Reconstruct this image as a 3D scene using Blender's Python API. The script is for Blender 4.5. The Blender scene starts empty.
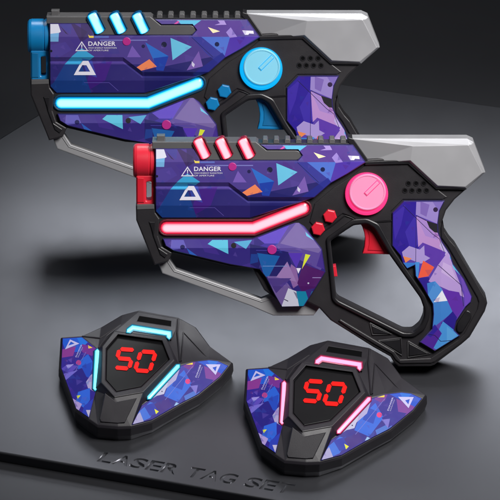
import bpy, bmesh, math, random
from mathutils import Vector, Matrix
from mathutils.geometry import tessellate_polygon
random.seed(7)
R = math.radians
C = bpy.context.scene
COL = C.collection
MM = 0.001

# ------------------------------------------------------------------ camera
PITCH = R(45)
SP, CP = math.sin(PITCH), math.cos(PITCH)
LENS, SENS = 400.0, 36.0
DIST = 0.5 / (SENS / LENS)
FWD = Vector((0, CP, -SP)); UPV = Vector((0, SP, CP)); RTV = Vector((1, 0, 0))
CAM = -FWD * DIST
cd = bpy.data.cameras.new('camera'); cd.lens = LENS; cd.sensor_width = SENS
cd.clip_start = 0.05; cd.clip_end = 200
cam = bpy.data.objects.new('camera', cd); COL.objects.link(cam)
cam.location = CAM; cam.rotation_euler = (math.pi/2 - PITCH, 0, 0)
C.camera = cam
C.render.resolution_x = 1024; C.render.resolution_y = 1024

# ------------------------------------------------------------------ world, exposure
w = bpy.data.worlds.new('World'); C.world = w; w.use_nodes = True
bg = w.node_tree.nodes['Background']
bg.inputs[0].default_value = (0.62, 0.70, 0.85, 1); bg.inputs[1].default_value = 0.02
C.view_settings.view_transform = 'Standard'; C.view_settings.look = 'None'
C.view_settings.exposure = 0; C.view_settings.gamma = 1

# ------------------------------------------------------------------ lamps (studio softboxes and an added sheen light)
def area(name, loc, target, sx, sy, watts, col):
    l = bpy.data.lights.new(name, 'AREA'); l.shape = 'RECTANGLE'; l.size = sx; l.size_y = sy
    l.energy = watts; l.color = col
    o = bpy.data.objects.new(name, l); COL.objects.link(o); o.location = loc
    o.rotation_euler = (Vector(target) - Vector(loc)).to_track_quat('-Z', 'Y').to_euler()
    return o
b_ = area('softbox_back', (0.22, 0.335, 0.42), (0.19, -0.075, 0), 0.95, 0.12, 0.70, (0.96, 0.98, 1.0)); b_.data.spread = R(75)
k_ = area('softbox_key', (0.50, -0.30, 1.2), (0.0, -0.06, 0.04), 0.5, 0.5, 4.3, (1.0, 0.98, 0.97)); k_.data.spread = R(75)
f_ = area('added_sheen_light', (-0.04, 0.10, 0.40), (-0.06, -0.30, 0), 0.6, 0.07, 0.04, (0.96, 0.97, 1.0)); f_.data.spread = R(60)  # added lamp, only there to put a sheen around the debossed words
area('softbox_side', (-1.0, 0.1, 0.6), (0, 0, 0.05), 0.4, 0.7, 1.2, (0.85, 0.9, 1.0))

# ------------------------------------------------------------------ pixel <-> place
def G(px, py, h=0.0):
    """point at height h (m) above the tabletop seen at photo pixel px,py"""
    f = 0.5 / 500 / DIST
    d = FWD + RTV * ((px - 250) * f) + UPV * ((250 - py) * f)
    t = (h - CAM.z) / d.z
    return CAM + d * t
LX, LY = 415.0, 366.0
S10, C10 = math.sin(R(10)), math.cos(R(10))
def zc(py, d): return (LY - py + d * S10) / C10 * MM
def L(px, py, d, dref=None):
    return Vector(((px - LX) * MM, -d * MM, zc(py, d if dref is None else dref)))

# ------------------------------------------------------------------ materials
def lin(c):
    r = []
    for v in c[:3]:
        v = v / 255.0
        r.append(v / 12.92 if v <= 0.04045 else ((v + 0.055) / 1.055) ** 2.4)
    return tuple(r) + (1.0,)
def mat(name, srgb, rough=0.5, metal=0.0, bump=0.0, bscale=900.0, coat=0.0, rvar=0.08, spec=0.5, emit=None, estr=0.0):
    m = bpy.data.materials.new(name); m.use_nodes = True
    nt = m.node_tree; N = nt.nodes; K = nt.links
    b = N['Principled BSDF']
    b.inputs['Base Color'].default_value = lin(srgb)
    b.inputs['Roughness'].default_value = rough
    b.inputs['Metallic'].default_value = metal
    b.inputs['Specular IOR Level'].default_value = spec
    b.inputs['Coat Weight'].default_value = coat
    b.inputs['Coat Roughness'].default_value = 0.15
    tc = N.new('ShaderNodeTexCoord')
    n1 = N.new('ShaderNodeTexNoise'); n1.inputs['Scale'].default_value = 35; n1.inputs['Detail'].default_value = 6
    K.new(tc.outputs['Object'], n1.inputs['Vector'])
    mr = N.new('ShaderNodeMapRange'); mr.inputs['From Min'].default_value = 0.3; mr.inputs['From Max'].default_value = 0.7
    mr.inputs['To Min'].default_value = rough - rvar; mr.inputs['To Max'].default_value = rough + rvar
    K.new(n1.outputs['Fac'], mr.inputs['Value']); K.new(mr.outputs['Result'], b.inputs['Roughness'])
    if bump:
        n2 = N.new('ShaderNodeTexNoise'); n2.inputs['Scale'].default_value = bscale; n2.inputs['Detail'].default_value = 3
        K.new(tc.outputs['Object'], n2.inputs['Vector'])
        bp = N.new('ShaderNodeBump'); bp.inputs['Strength'].default_value = bump; bp.inputs['Distance'].default_value = 0.0004
        K.new(n2.outputs['Fac'], bp.inputs['Height']); K.new(bp.outputs['Normal'], b.inputs['Normal'])
    if emit:
        b.inputs['Emission Color'].default_value = lin(emit); b.inputs['Emission Strength'].default_value = estr
    return m
M_black = mat('black_plastic', (37, 35, 38), 0.42, bump=0.22, bscale=1500)
M_black2 = mat('black_plastic_smooth', (28, 27, 30), 0.36, bump=0.08, bscale=1500)
M_body = mat('badge_plastic', (38, 36, 41), 0.44, bump=0.14, bscale=1800)
M_grey = mat('grey_rail_plastic', (86, 85, 86), 0.42, bump=0.12, bscale=1500)
M_ridge = mat('ridge_plastic', (66, 65, 67), 0.42)
M_silver = mat('silver_paint', (172, 172, 175), 0.36, metal=0.3, bump=0.05, bscale=2500)
M_bar = mat('grey_metal_bar', (150, 150, 152), 0.38, metal=0.15, bump=0.05, bscale=2500)
M_hole_shade = mat('recess_shade', (7, 7, 8), 0.9, spec=0.1)  # near-black colour stands in for the shade inside slot and vents
M_glass = mat('display_glass', (9, 9, 11), 0.38, rvar=0.03, spec=0.22)
M_white = mat('white_print', (225, 222, 235), 0.45)
M_print = mat('lilac_print', (176, 172, 214), 0.5)
M_mag = mat('magenta_cap', (176, 40, 130), 0.4)
M_digit = mat('red_led', (90, 4, 4), 0.5, spec=0.2, emit=(255, 22, 14), estr=0.95)
M_digoff = mat('unlit_led', (26, 12, 14), 0.4)

def skin_mat(name, gain=0.92, rough=0.38, spec=0.5, coat=0.12):
    m = mat(name, (80, 60, 140), rough, bump=0.05, bscale=1800, coat=coat, spec=spec)
    nt = m.node_tree; N = nt.nodes; K = nt.links; b = N['Principled BSDF']
    a = N.new('ShaderNodeAttribute'); a.attribute_name = 'pigment'
    g = N.new('ShaderNodeHueSaturation'); g.inputs['Value'].default_value = gain; g.inputs['Saturation'].default_value = 1.0
    K.new(a.outputs['Color'], g.inputs['Color']); K.new(g.outputs['Color'], b.inputs['Base Color'])
    return m
M_skin = skin_mat('shard_print')
M_skin2 = skin_mat('badge_print', 0.85, 0.5, 0.25, 0.0)
def glow_mat(name, core, mid, rim):
    m = bpy.data.materials.new(name); m.use_nodes = True
    nt = m.node_tree; N = nt.nodes; K = nt.links; b = N['Principled BSDF']
    a = N.new('ShaderNodeAttribute'); a.attribute_name = 'glow'
    cr = N.new('ShaderNodeValToRGB'); e = cr.color_ramp.elements
    e[0].position = 0.0; e[0].color = tuple(q/3 for q in rim) + (1,)  # dim rim colour imitates the halo around the light
    e[1].position = 1.0; e[1].color = tuple(q/3 for q in core) + (1,)
    x = e.new(0.5); x.color = tuple(q/3 for q in mid) + (1,)
    K.new(a.outputs['Fac'], cr.inputs['Fac'])
    K.new(cr.outputs['Color'], b.inputs['Emission Color']); b.inputs['Emission Strength'].default_value = 3.0
    b.inputs['Base Color'].default_value = (mid[0]*0.08, mid[1]*0.08, mid[2]*0.08, 1)
    b.inputs['Roughness'].default_value = 0.25
    return m
TH = {  # dark tinted materials are for added rims that imitate the lights' halo
 'blue': dict(halo_tint=mat('blue_halo_tint', (24, 62, 84), 0.5, spec=0.3),
   glow=glow_mat('cyan_light', (0.62, 2.5, 2.95), (0.01, 0.62, 1.5), (0.0, 0.03, 0.09)),
   trim=mat('blue_plastic', (12, 120, 178), 0.36, bump=0.06), trim2=mat('blue_plastic_dark', (10, 100, 150), 0.36, bump=0.06),
   knob=mat('light_blue_knob', (120, 180, 200), 0.4, emit=(110, 205, 235), estr=0.3), ring=mat('blue_knob_ring', (0, 130, 185), 0.35, emit=(0, 160, 225), estr=0.75)),
 'red': dict(halo_tint=mat('red_halo_tint', (92, 26, 40), 0.5, spec=0.3),
   glow=glow_mat('pink_light', (3.0, 0.74, 0.86), (1.9, 0.05, 0.14), (0.10, 0.0, 0.008)),
   trim=mat('red_plastic', (212, 36, 56), 0.36, bump=0.06), trim2=mat('red_plastic_dark', (200, 26, 44), 0.36, bump=0.06),
   knob=mat('pink_knob', (205, 130, 160), 0.4, emit=(250, 130, 180), estr=0.38), ring=mat('pink_knob_ring', (225, 50, 110), 0.35, emit=(255, 50, 120), estr=0.6)),
}
M_strip_blue = glow_mat('cyan_strip', (0.36, 2.0, 2.5), (0.08, 0.8, 1.3), (0.0, 0.04, 0.07))
M_strip_pink = glow_mat('pink_strip', (2.4, 0.60, 1.0), (1.3, 0.12, 0.32), (0.07, 0.004, 0.02))

# ------------------------------------------------------------------ objects
def link_mesh(name, me, m, parent=None):
    o = bpy.data.objects.new(name, me); COL.objects.link(o)
    if m is not None: me.materials.append(m)
    if parent is not None: o.parent = parent
    return o
def finish(bm, name, m, parent=None, recalc=True):
    if recalc: bmesh.ops.recalc_face_normals(bm, faces=bm.faces)
    me = bpy.data.meshes.new(name); bm.to_mesh(me); bm.free()
    return link_mesh(name, me, m, parent)
def structure(o): o['kind'] = 'structure'; return o
def root(name, loc, label, cat, group):
    o = bpy.data.objects.new(name, None); COL.objects.link(o); o.location = loc
    o.empty_display_size = 0.02
    o['label'] = label; o['category'] = cat; o['group'] = group
    return o

# ------------------------------------------------------------------ 2D helpers
def area2(p): return 0.5 * sum(p[i][0]*p[(i+1) % len(p)][1] - p[(i+1) % len(p)][0]*p[i][1] for i in range(len(p)))
def ccw(p):
    p = [tuple(q) for q in p]
    return p if area2(p) > 0 else p[::-1]
def inset(p, b):
    """p ccw (positive area2); moves inward by b"""
    n = len(p); out = []
    for i in range(n):
        a = Vector(p[i-1]); c = Vector(p[i]); e = Vector(p[(i+1) % n])
        d1 = (c - a); d2 = (e - c)
        if d1.length < 1e-6 or d2.length < 1e-6: out.append(tuple(c)); continue
        d1.normalize(); d2.normalize()
        n1 = Vector((-d1.y, d1.x)); n2 = Vector((-d2.y, d2.x))
        k = 1 + n1.dot(n2)
        v = (n1 + n2) / max(k, 0.35)
        out.append((c.x + v.x*b, c.y + v.y*b))
    return out
def fillet(p, r, n=4, only=None):
    out = []; m = len(p)
    for i in range(m):
        c = Vector(p[i]); a = Vector(p[i-1]); e = Vector(p[(i+1) % m])
        ri = r if (only is None or i in only) else 0
        u = a - c; v = e - c
        ri = min(ri, u.length*0.45, v.length*0.45)
        if ri < 0.05: out.append(tuple(c)); continue
        s = c + u.normalized()*ri; t = c + v.normalized()*ri
        for k in range(n+1):
            q = k / n
            out.append(tuple(s*(1-q)**2 + c*2*q*(1-q) + t*q*q))
    return out
def tess(loops):
    flat = [p for l in loops for p in l]
    tris = tessellate_polygon([[Vector((p[0], p[1], 0)) for p in l] for l in loops])
    return flat, tris
PROF = lambda b: [(0, -b), (0.3*b, -0.3*b), (b, 0)]

def solid(name, outer, d, m, parent=None, holes=(), bev=1.0, back=None, place=L):
    """closed body standing across the gun's centre plane: front face at depth d, back face at depth -d (or back)"""
    if back is None: back = -d
    loops = [ccw(outer)] + [ccw(h)[::-1] for h in holes]
    bm = bmesh.new()
    prof = PROF(bev) if bev else [(0, 0)]
    rings = []
    for sgn, base in ((1, d), (-1, back)):
        rr = []
        for (ins, dd) in prof:
            rr.append([[bm.verts.new(place(p[0], p[1], base + sgn*dd, d)) for p in (inset(l, ins) if ins else l)] for l in loops])
        rings.append(rr)
    for rr in rings:
        for a, b in zip(rr[:-1], rr[1:]):
            for la, lb in zip(a, b):
                n = len(la)
                for i in range(n):
                    j = (i+1) % n
                    bm.faces.new((la[i], la[j], lb[j], lb[i]))
        ins = prof[-1][0]
        flat, tris = tess([inset(l, ins) if ins else l for l in loops])
        vs = [v for l in rr[-1] for v in l]
        for t in tris:
            if len(set(t)) == 3:
                try: bm.faces.new([vs[k] for k in t])
                except ValueError: pass
    for la, lb in zip(rings[0][0], rings[1][0]):
        n = len(la)
        for i in range(n):
            j = (i+1) % n
            bm.faces.new((la[i], la[j], lb[j], lb[i]))
    return finish(bm, name, m, parent)

def tube(bm, pts, r, seg=6):
    rows = []
    for i, p in enumerate(pts):
        a = pts[max(i-1, 0)]; b = pts[min(i+1, len(pts)-1)]
        t = (b - a).normalized()
        u = t.cross(Vector((0.13, 0.9, 0.31))).normalized(); v = t.cross(u)
        rows.append([bm.verts.new(p + u*math.cos(2*math.pi*k/seg)*r + v*math.sin(2*math.pi*k/seg)*r) for k in range(seg)])
    for a, b in zip(rows[:-1], rows[1:]):
        for k in range(seg):
            bm.faces.new((a[k], a[(k+1) % seg], b[(k+1) % seg], b[k]))
    bm.faces.new(rows[0]); bm.faces.new(rows[-1][::-1])

# ---- printed shard pattern: panels are cut exactly along every shard edge
def cut(poly, a, b):
    """split convex poly by the line a->b; returns (left, right)"""
    n = (-(b[1]-a[1]), b[0]-a[0]); ln = math.hypot(*n) or 1
    s = [((p[0]-a[0])*n[0] + (p[1]-a[1])*n[1])/ln for p in poly]
    if all(v >= -1e-5 for v in s): return poly, None
    if all(v <= 1e-5 for v in s): return None, poly
    l, r = [], []
    for i, p in enumerate(poly):
        q = poly[(i+1) % len(poly)]; u, v = s[i], s[(i+1) % len(poly)]
        if u >= 0: l.append(p)
        if u <= 0: r.append(p)
        if (u > 0 > v) or (u < 0 < v):
            k = u/(u-v); c = (p[0]+(q[0]-p[0])*k, p[1]+(q[1]-p[1])*k)
            l.append(c); r.append(c)
    ok = lambda z: z if len(z) >= 3 and abs(area2(z)) > 1e-4 else None
    return ok(l), ok(r)
def mixc(a, b, t): return tuple(a[i]*(1-t) + b[i]*t for i in range(3))
def stamp(pieces, shard, col, alpha=1.0):
    shard = ccw(shard)
    if len(shard) > 3:
        fl, tr = tess([shard]); tris = [[fl[k] for k in t] for t in tr]
        # keep convex shards whole
        conv = all(((shard[i][0]-shard[i-1][0])*(shard[(i+1) % len(shard)][1]-shard[i][1]) - (shard[i][1]-shard[i-1][1])*(shard[(i+1) % len(shard)][0]-shard[i][0])) > -1e-9 for i in range(len(shard)))
        parts = [shard] if conv else [ccw(t) for t in tris]
    else: parts = [shard]
    for part in parts:
        x0 = min(p[0] for p in part); x1 = max(p[0] for p in part); y0 = min(p[1] for p in part); y1 = max(p[1] for p in part)
        out = []
        for poly, c in pieces:
            if max(p[0] for p in poly) < x0 or min(p[0] for p in poly) > x1 or max(p[1] for p in poly) < y0 or min(p[1] for p in poly) > y1:
                out.append((poly, c)); continue
            rem = poly; outs = []
            for i in range(len(part)):
                l, r = cut(rem, part[i], part[(i+1) % len(part)])
                if r: outs.append(r)
                rem = l
                if rem is None: break
            if rem is None: out.append((poly, c))
            else:
                out += [(o, c) for o in outs]; out.append((rem, mixc(c, col, alpha)))
        pieces = out
    return pieces
def crease(pieces, lines):
    for a, b in lines:
        out = []
        for poly, c in pieces:
            l, r = cut(poly, a, b)
            for z in (l, r):
                if z: out.append((z, c))
        pieces = out
    return pieces
def disc(cx, cy, r, n=14): return [(cx + r*math.cos(2*math.pi*k/n), cy + r*math.sin(2*math.pi*k/n)) for k in range(n)]
def stripe(a, b, w):
    a = Vector(a); b = Vector(b); n = (b-a).normalized(); n = Vector((-n.y, n.x))*w/2
    return [tuple(a+n), tuple(b+n), tuple(b-n), tuple(a-n)]
PAL = [(70, 50, 150), (45, 35, 120), (110, 85, 180), (40, 90, 180), (90, 60, 160), (60, 45, 140), (130, 105, 190), (30, 60, 150), (85, 35, 120)]
def random_shards(pieces, poly, n, smin, smax, alpha, pal=PAL, seed=1):
    rnd = random.Random(seed)
    x0 = min(p[0] for p in poly); x1 = max(p[0] for p in poly); y0 = min(p[1] for p in poly); y1 = max(p[1] for p in poly)
    for _ in range(n):
        cx = rnd.uniform(x0, x1); cy = rnd.uniform(y0, y1); s = rnd.uniform(smin, smax); a0 = rnd.uniform(0, 6.28)
        pts = [(cx + s*rnd.uniform(.6, 1.3)*math.cos(a0 + k*2.1 + rnd.uniform(-.4, .4)), cy + s*rnd.uniform(.6, 1.3)*math.sin(a0 + k*2.1 + rnd.uniform(-.4, .4))) for k in range(3)]
        pieces = stamp(pieces, pts, rnd.choice(pal), alpha*rnd.uniform(.5, 1))
    return pieces
def pattern(poly, base, shards, creases=(), rnd=(0, 5, 10, .3), seed=1, pre=(), fine=0):
    poly = ccw(poly); fl, tr = tess([poly])
    pieces = [(ccw([fl[k] for k in t]), tuple(base)) for t in tr if abs(area2([fl[k] for k in t])) > 1e-4]
    for s in pre: pieces = stamp(pieces, *s)
    pieces = random_shards(pieces, poly, rnd[0], rnd[1], rnd[2], rnd[3], seed=seed)
    for s in shards: pieces = stamp(pieces, *s)
    if fine: pieces = random_shards(pieces, poly, fine, 1.6, 4.2, .34, seed=seed+50)
    return crease(pieces, creases)

def panel(name, poly, pieces_fn, depth, dback, m, parent, both=True, bev=0.8, place=L, edge=(46, 36, 104), lines=()):
    """skin panel: printed faces follow depth(px,py); chamfered skirt down to dback; mirrored on the far side"""
    poly = ccw(poly); inn = inset(poly, bev)
    pieces = pieces_fn(inn)
    bm = bmesh.new(); lay = bm.loops.layers.float_color.new('pigment')
    def face(pts, c):
        try: f = bm.faces.new([bm.verts.new(p) for p in pts])
        except ValueError: return
        lc = lin(c)
        for lp in f.loops: lp[lay] = lc
    for sgn in ((1, -1) if both else (1,)):
        def P(x, y, dd, dr):
            v = place(x, y, dd, dr)
            if sgn < 0: v.y = -v.y
            return v
        for pl, c in pieces:
            pts = [P(x, y, depth(x, y), depth(x, y)) for x, y in pl]
            nrm = (pts[1]-pts[0]).cross(pts[2]-pts[0])
            if (nrm.y > 0) == (sgn > 0) and place is L: pts = pts[::-1]
            elif place is not L and nrm.z < 0: pts = pts[::-1]
            face(pts, c)
        n = len(poly)
        for i in range(n):
            j = (i+1) % n
            ts = {0.0, 1.0}
            for a, b in lines:
                na = (-(b[1]-a[1]), b[0]-a[0])
                s0 = (inn[i][0]-a[0])*na[0] + (inn[i][1]-a[1])*na[1]; s1 = (inn[j][0]-a[0])*na[0] + (inn[j][1]-a[1])*na[1]
                if s0*s1 < 0: ts.add(s0/(s0-s1))
            ts = sorted(ts)
            for t0, t1 in zip(ts[:-1], ts[1:]):
                q = []
                for t in (t0, t1):
                    ix = inn[i][0]*(1-t)+inn[j][0]*t; iy = inn[i][1]*(1-t)+inn[j][1]*t
                    ox = poly[i][0]*(1-t)+poly[j][0]*t; oy = poly[i][1]*(1-t)+poly[j][1]*t
                    dd = depth(ix, iy)
                    q.append((P(ix, iy, dd, dd), P(ox, oy, dd-bev, dd), P(ox, oy, dback, dd)))
                face((q[0][0], q[1][0], q[1][1], q[0][1]), edge)
                face((q[0][1], q[1][1], q[1][2], q[0][2]), edge)
    return finish(bm, name, m, parent, recalc=False)

# ---- light bar: a diffuser brightest along its centre line; its dim edge imitates the halo
def light_bar(name, line, hw, d, m, parent, bulge=1.6, steps=(1.0, .82, .62, .42, .2, 0), gl=(0, .3, .55, .85, 1, 1), caps=6, place=L, base=0.0, capk=1.0):
    n = len(line); pts = [Vector(p) for p in line]
    def ring(r):
        out = []
        def nr(i):
            if i == 0: t = (pts[1]-pts[0]).normalized(); return Vector((-t.y, t.x))
            if i == n-1: t = (pts[-1]-pts[-2]).normalized(); return Vector((-t.y, t.x))
            t1 = (pts[i]-pts[i-1]).normalized(); t2 = (pts[i+1]-pts[i]).normalized()
            n1 = Vector((-t1.y, t1.x)); n2 = Vector((-t2.y, t2.x)); return (n1+n2)/(1+n1.dot(n2))
        for i in range(n): out.append(pts[i] + nr(i)*r)
        a = math.atan2(nr(n-1).y, nr(n-1).x)
        for k in range(1, caps): out.append(pts[-1] + (nr(n-1)*math.cos(math.pi*k/caps) + (pts[-1]-pts[-2]).normalized()*math.sin(math.pi*k/caps)*capk)*r)
        for i in range(n-1, -1, -1): out.append(pts[i] - nr(i)*r)
        a = math.atan2(-nr(0).y, -nr(0).x)
        for k in range(1, caps): out.append(pts[0] - (nr(0)*math.cos(math.pi*k/caps) + (pts[1]-pts[0]).normalized()*math.sin(math.pi*k/caps)*capk)*r)
        return out
    bm = bmesh.new(); lay = bm.verts.layers.float.new('glow')
    rows = []
    rr = [(1.0, -3.0 - base, 0.0)] + [(s, bulge*(1-s*s), g) for s, g in zip(steps, gl)]
    for s, hgt, g in rr:
        row = []
        for p in ring(hw*s):
            v = bm.verts.new(place(p.x, p.y, d + hgt, d)); v[lay] = g; row.append(v)
        rows.append(row)
    for a, b in zip(rows[:-1], rows[1:]):
        k = len(a)
        for i in range(k):
            j = (i+1) % k
            bm.faces.new((a[i], a[j], b[j], b[i]))
    bmesh.ops.remove_doubles(bm, verts=bm.verts, dist=1e-7)
    o = finish(bm, name, m, parent)
    for p in o.data.polygons: p.use_smooth = True
    return o

# ---- lettering from the built-in font, mapped through a function (u,v)->point
def text_mesh(body, bold=0.0, depth=0.0, spacing=1.0):
    cu = bpy.data.curves.new('lettering', 'FONT'); cu.body = body; cu.offset = bold; cu.extrude = depth
    cu.space_character = spacing; cu.resolution_u = 4
    t = bpy.data.objects.new('lettering', cu); COL.objects.link(t)
    dg = bpy.context.evaluated_depsgraph_get(); dg.update()
    me = bpy.data.meshes.new_from_object(t.evaluated_get(dg))
    bpy.data.objects.remove(t)
    xs = [v.co.x for v in me.vertices]; ys = [v.co.y for v in me.vertices]
    return me, min(xs), max(xs), min(ys), max(ys)
def text_on(name, body, fn, m, parent, bold=0.0, spacing=1.0):
    me, x0, x1, y0, y1 = text_mesh(body, bold, 0, spacing)
    for v in me.vertices: v.co = fn((v.co.x-x0)/(x1-x0), (v.co.y-y0)/(y1-y0))
    me.materials.clear(); me.update()
    return link_mesh(name, me, m, parent)

# ================================================================== SETTING
# tabletop slab with debossed words, lower floor around it
ST = 0.012
def quad_prism(name, pts, z0, z1, m, bev=0.0018):
    bm = bmesh.new()
    a = [bm.verts.new((p[0], p[1], z0)) for p in pts]; b = [bm.verts.new((p[0], p[1], z1)) for p in pts]
    bm.faces.new(a[::-1]); bm.faces.new(b)
    for i in range(len(pts)): j = (i+1) % len(pts); bm.faces.new((a[i], a[j], b[j], b[i]))
    bmesh.ops.recalc_face_normals(bm, faces=bm.faces)
    if bev:
        es = [e for e in bm.edges if all(abs(v.co.z - z1) < 1e-6 for v in e.verts)]
        bmesh.ops.bevel(bm, geom=es, offset=bev, segments=3, affect='EDGES', profile=0.5)
    return finish(bm, name, m)
def slab_material():
    m = mat('dark_satin_metal', (96, 98, 106), 0.36, metal=0.85, bump=0.05, bscale=1400, rvar=0.012)
    nt = m.node_tree; N = nt.nodes; K = nt.links
    tc = [n for n in N if n.type == 'TEX_COORD'][0]
    n = N.new('ShaderNodeTexNoise'); n.inputs['Scale'].default_value = 4; n.inputs['Detail'].default_value = 5
    K.new(tc.outputs['Object'], n.inputs['Vector'])
    r = N.new('ShaderNodeValToRGB'); r.color_ramp.elements[0].position = .3; r.color_ramp.elements[1].position = .75
    r.color_ramp.elements[0].color = lin((86, 87, 92)); r.color_ramp.elements[1].color = lin((92, 93, 98))
    K.new(n.outputs['Fac'], r.inputs['Fac']); K.new(r.outputs['Color'], N['Principled BSDF'].inputs['Base Color'])
    return m
M_slab = slab_material()
c_fl = G(-395, 384); c_bl = G(135, 54)
c_br = G(900, 54 + .144*765); c_fr = G(1000, 452.5 + .174*1000)
slab = quad_prism('tabletop', [c_fl, c_fr, c_br, c_bl], -ST, 0, M_slab); structure(slab)
bmt = bmesh.new()
tl = G(104.5, 452); bl_ = G(96.5, 461.3); br_ = G(284.5, 493.2)
U = (br_ - bl_) / (284.5 - 96.5); V = (tl - bl_)
cx = 0.0
for chx in 'LASER TAG SET':
    if chx == ' ': cx += 8.2; continue
    wd = {'L': 13.2, 'A': 16.4, 'S': 14.4, 'E': 13.6, 'R': 14.6, 'T': 14.0, 'G': 15.4}[chx]
    me, x0, x1, y0, y1 = text_mesh(chx, 0.018, 0.5)
    b1 = bmesh.new(); b1.from_mesh(me); bmesh.ops.remove_doubles(b1, verts=b1.verts, dist=1e-5)
    for v in b1.verts:
        u = (v.co.x-x0)/(x1-x0); q = (v.co.y-y0)/(y1-y0)
        p = bl_ + U*(cx + wd*u) + V*q
        v.co = Vector((p.x, p.y, 0.002 if v.co.z > 0 else -0.0024))
    m1 = bpy.data.meshes.new('letter'); b1.to_mesh(m1); b1.free(); bmt.from_mesh(m1)
    cx += wd + (1.0 if chx in 'LAT' else 1.9)
bmesh.ops.recalc_face_normals(bmt, faces=bmt.faces)
tm = bpy.data.meshes.new('cutter'); bmt.to_mesh(tm); bmt.free()
to = bpy.data.objects.new('cutter', tm); COL.objects.link(to)
mod = slab.modifiers.new('deboss', 'BOOLEAN'); mod.operation = 'DIFFERENCE'; mod.solver = 'EXACT'; mod.object = to; mod.use_self = True
dg = bpy.context.evaluated_depsgraph_get(); dg.update()
nm = bpy.data.meshes.new_from_object(slab.evaluated_get(dg))
slab.modifiers.clear(); slab.data = nm; bpy.data.objects.remove(to)
if not nm.materials: nm.materials.append(M_slab)
M_floor = mat('dark_floor', (70, 71, 75), 0.35, metal=0.75, bump=0.05, rvar=0.012)
bm = bmesh.new()
vs = [bm.verts.new(p) for p in ((-6, -6, -ST-.0005), (6, -6, -ST-.0005), (6, 6, -ST-.0005), (-6, 6, -ST-.0005))]
bm.faces.new(vs); structure(finish(bm, 'floor', M_floor))

# ================================================================== BLASTER
def vline(x): return ((x, 0), (x, 500))
def hline(y): return ((0, y), (500, y))
def c1y(x):
    if x < 229: return 183.0
    if x < 248: return 183.0 + (x-229)/19*14.5
    return 197.5
def dA(x, y):
    t = y - c1y(x)
    if t <= 0: f = 20.0
    elif t <= 4: f = 20 - 3.2*t/4
    elif t <= 6: f = 16.8 + 1.6*(t-4)/2
    else: f = 18.4
    f -= max(0, 163-y)*0.20
    f -= max(0, y-206)*0.30
    return f
lines_A = [vline(229), vline(248), hline(163), hline(206)]
for k in (0, 4, 6):
    lines_A += [hline(183+k), hline(197.5+k), ((229, 183+k), (248, 197.5+k))]
A_poly = [(156.3, 149.5), (195, 149.5), (200.5, 161.5), (297, 161.5), (301.6, 156.3), (297.5, 151), (267, 151), (260.5, 146), (352, 146), (364.5, 163.5),
          (347, 174.5), (330, 184), (314, 198), (300, 203), (286, 207), (266, 213.5), (250, 218.5), (162.5, 218.5), (156.3, 212)]
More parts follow.
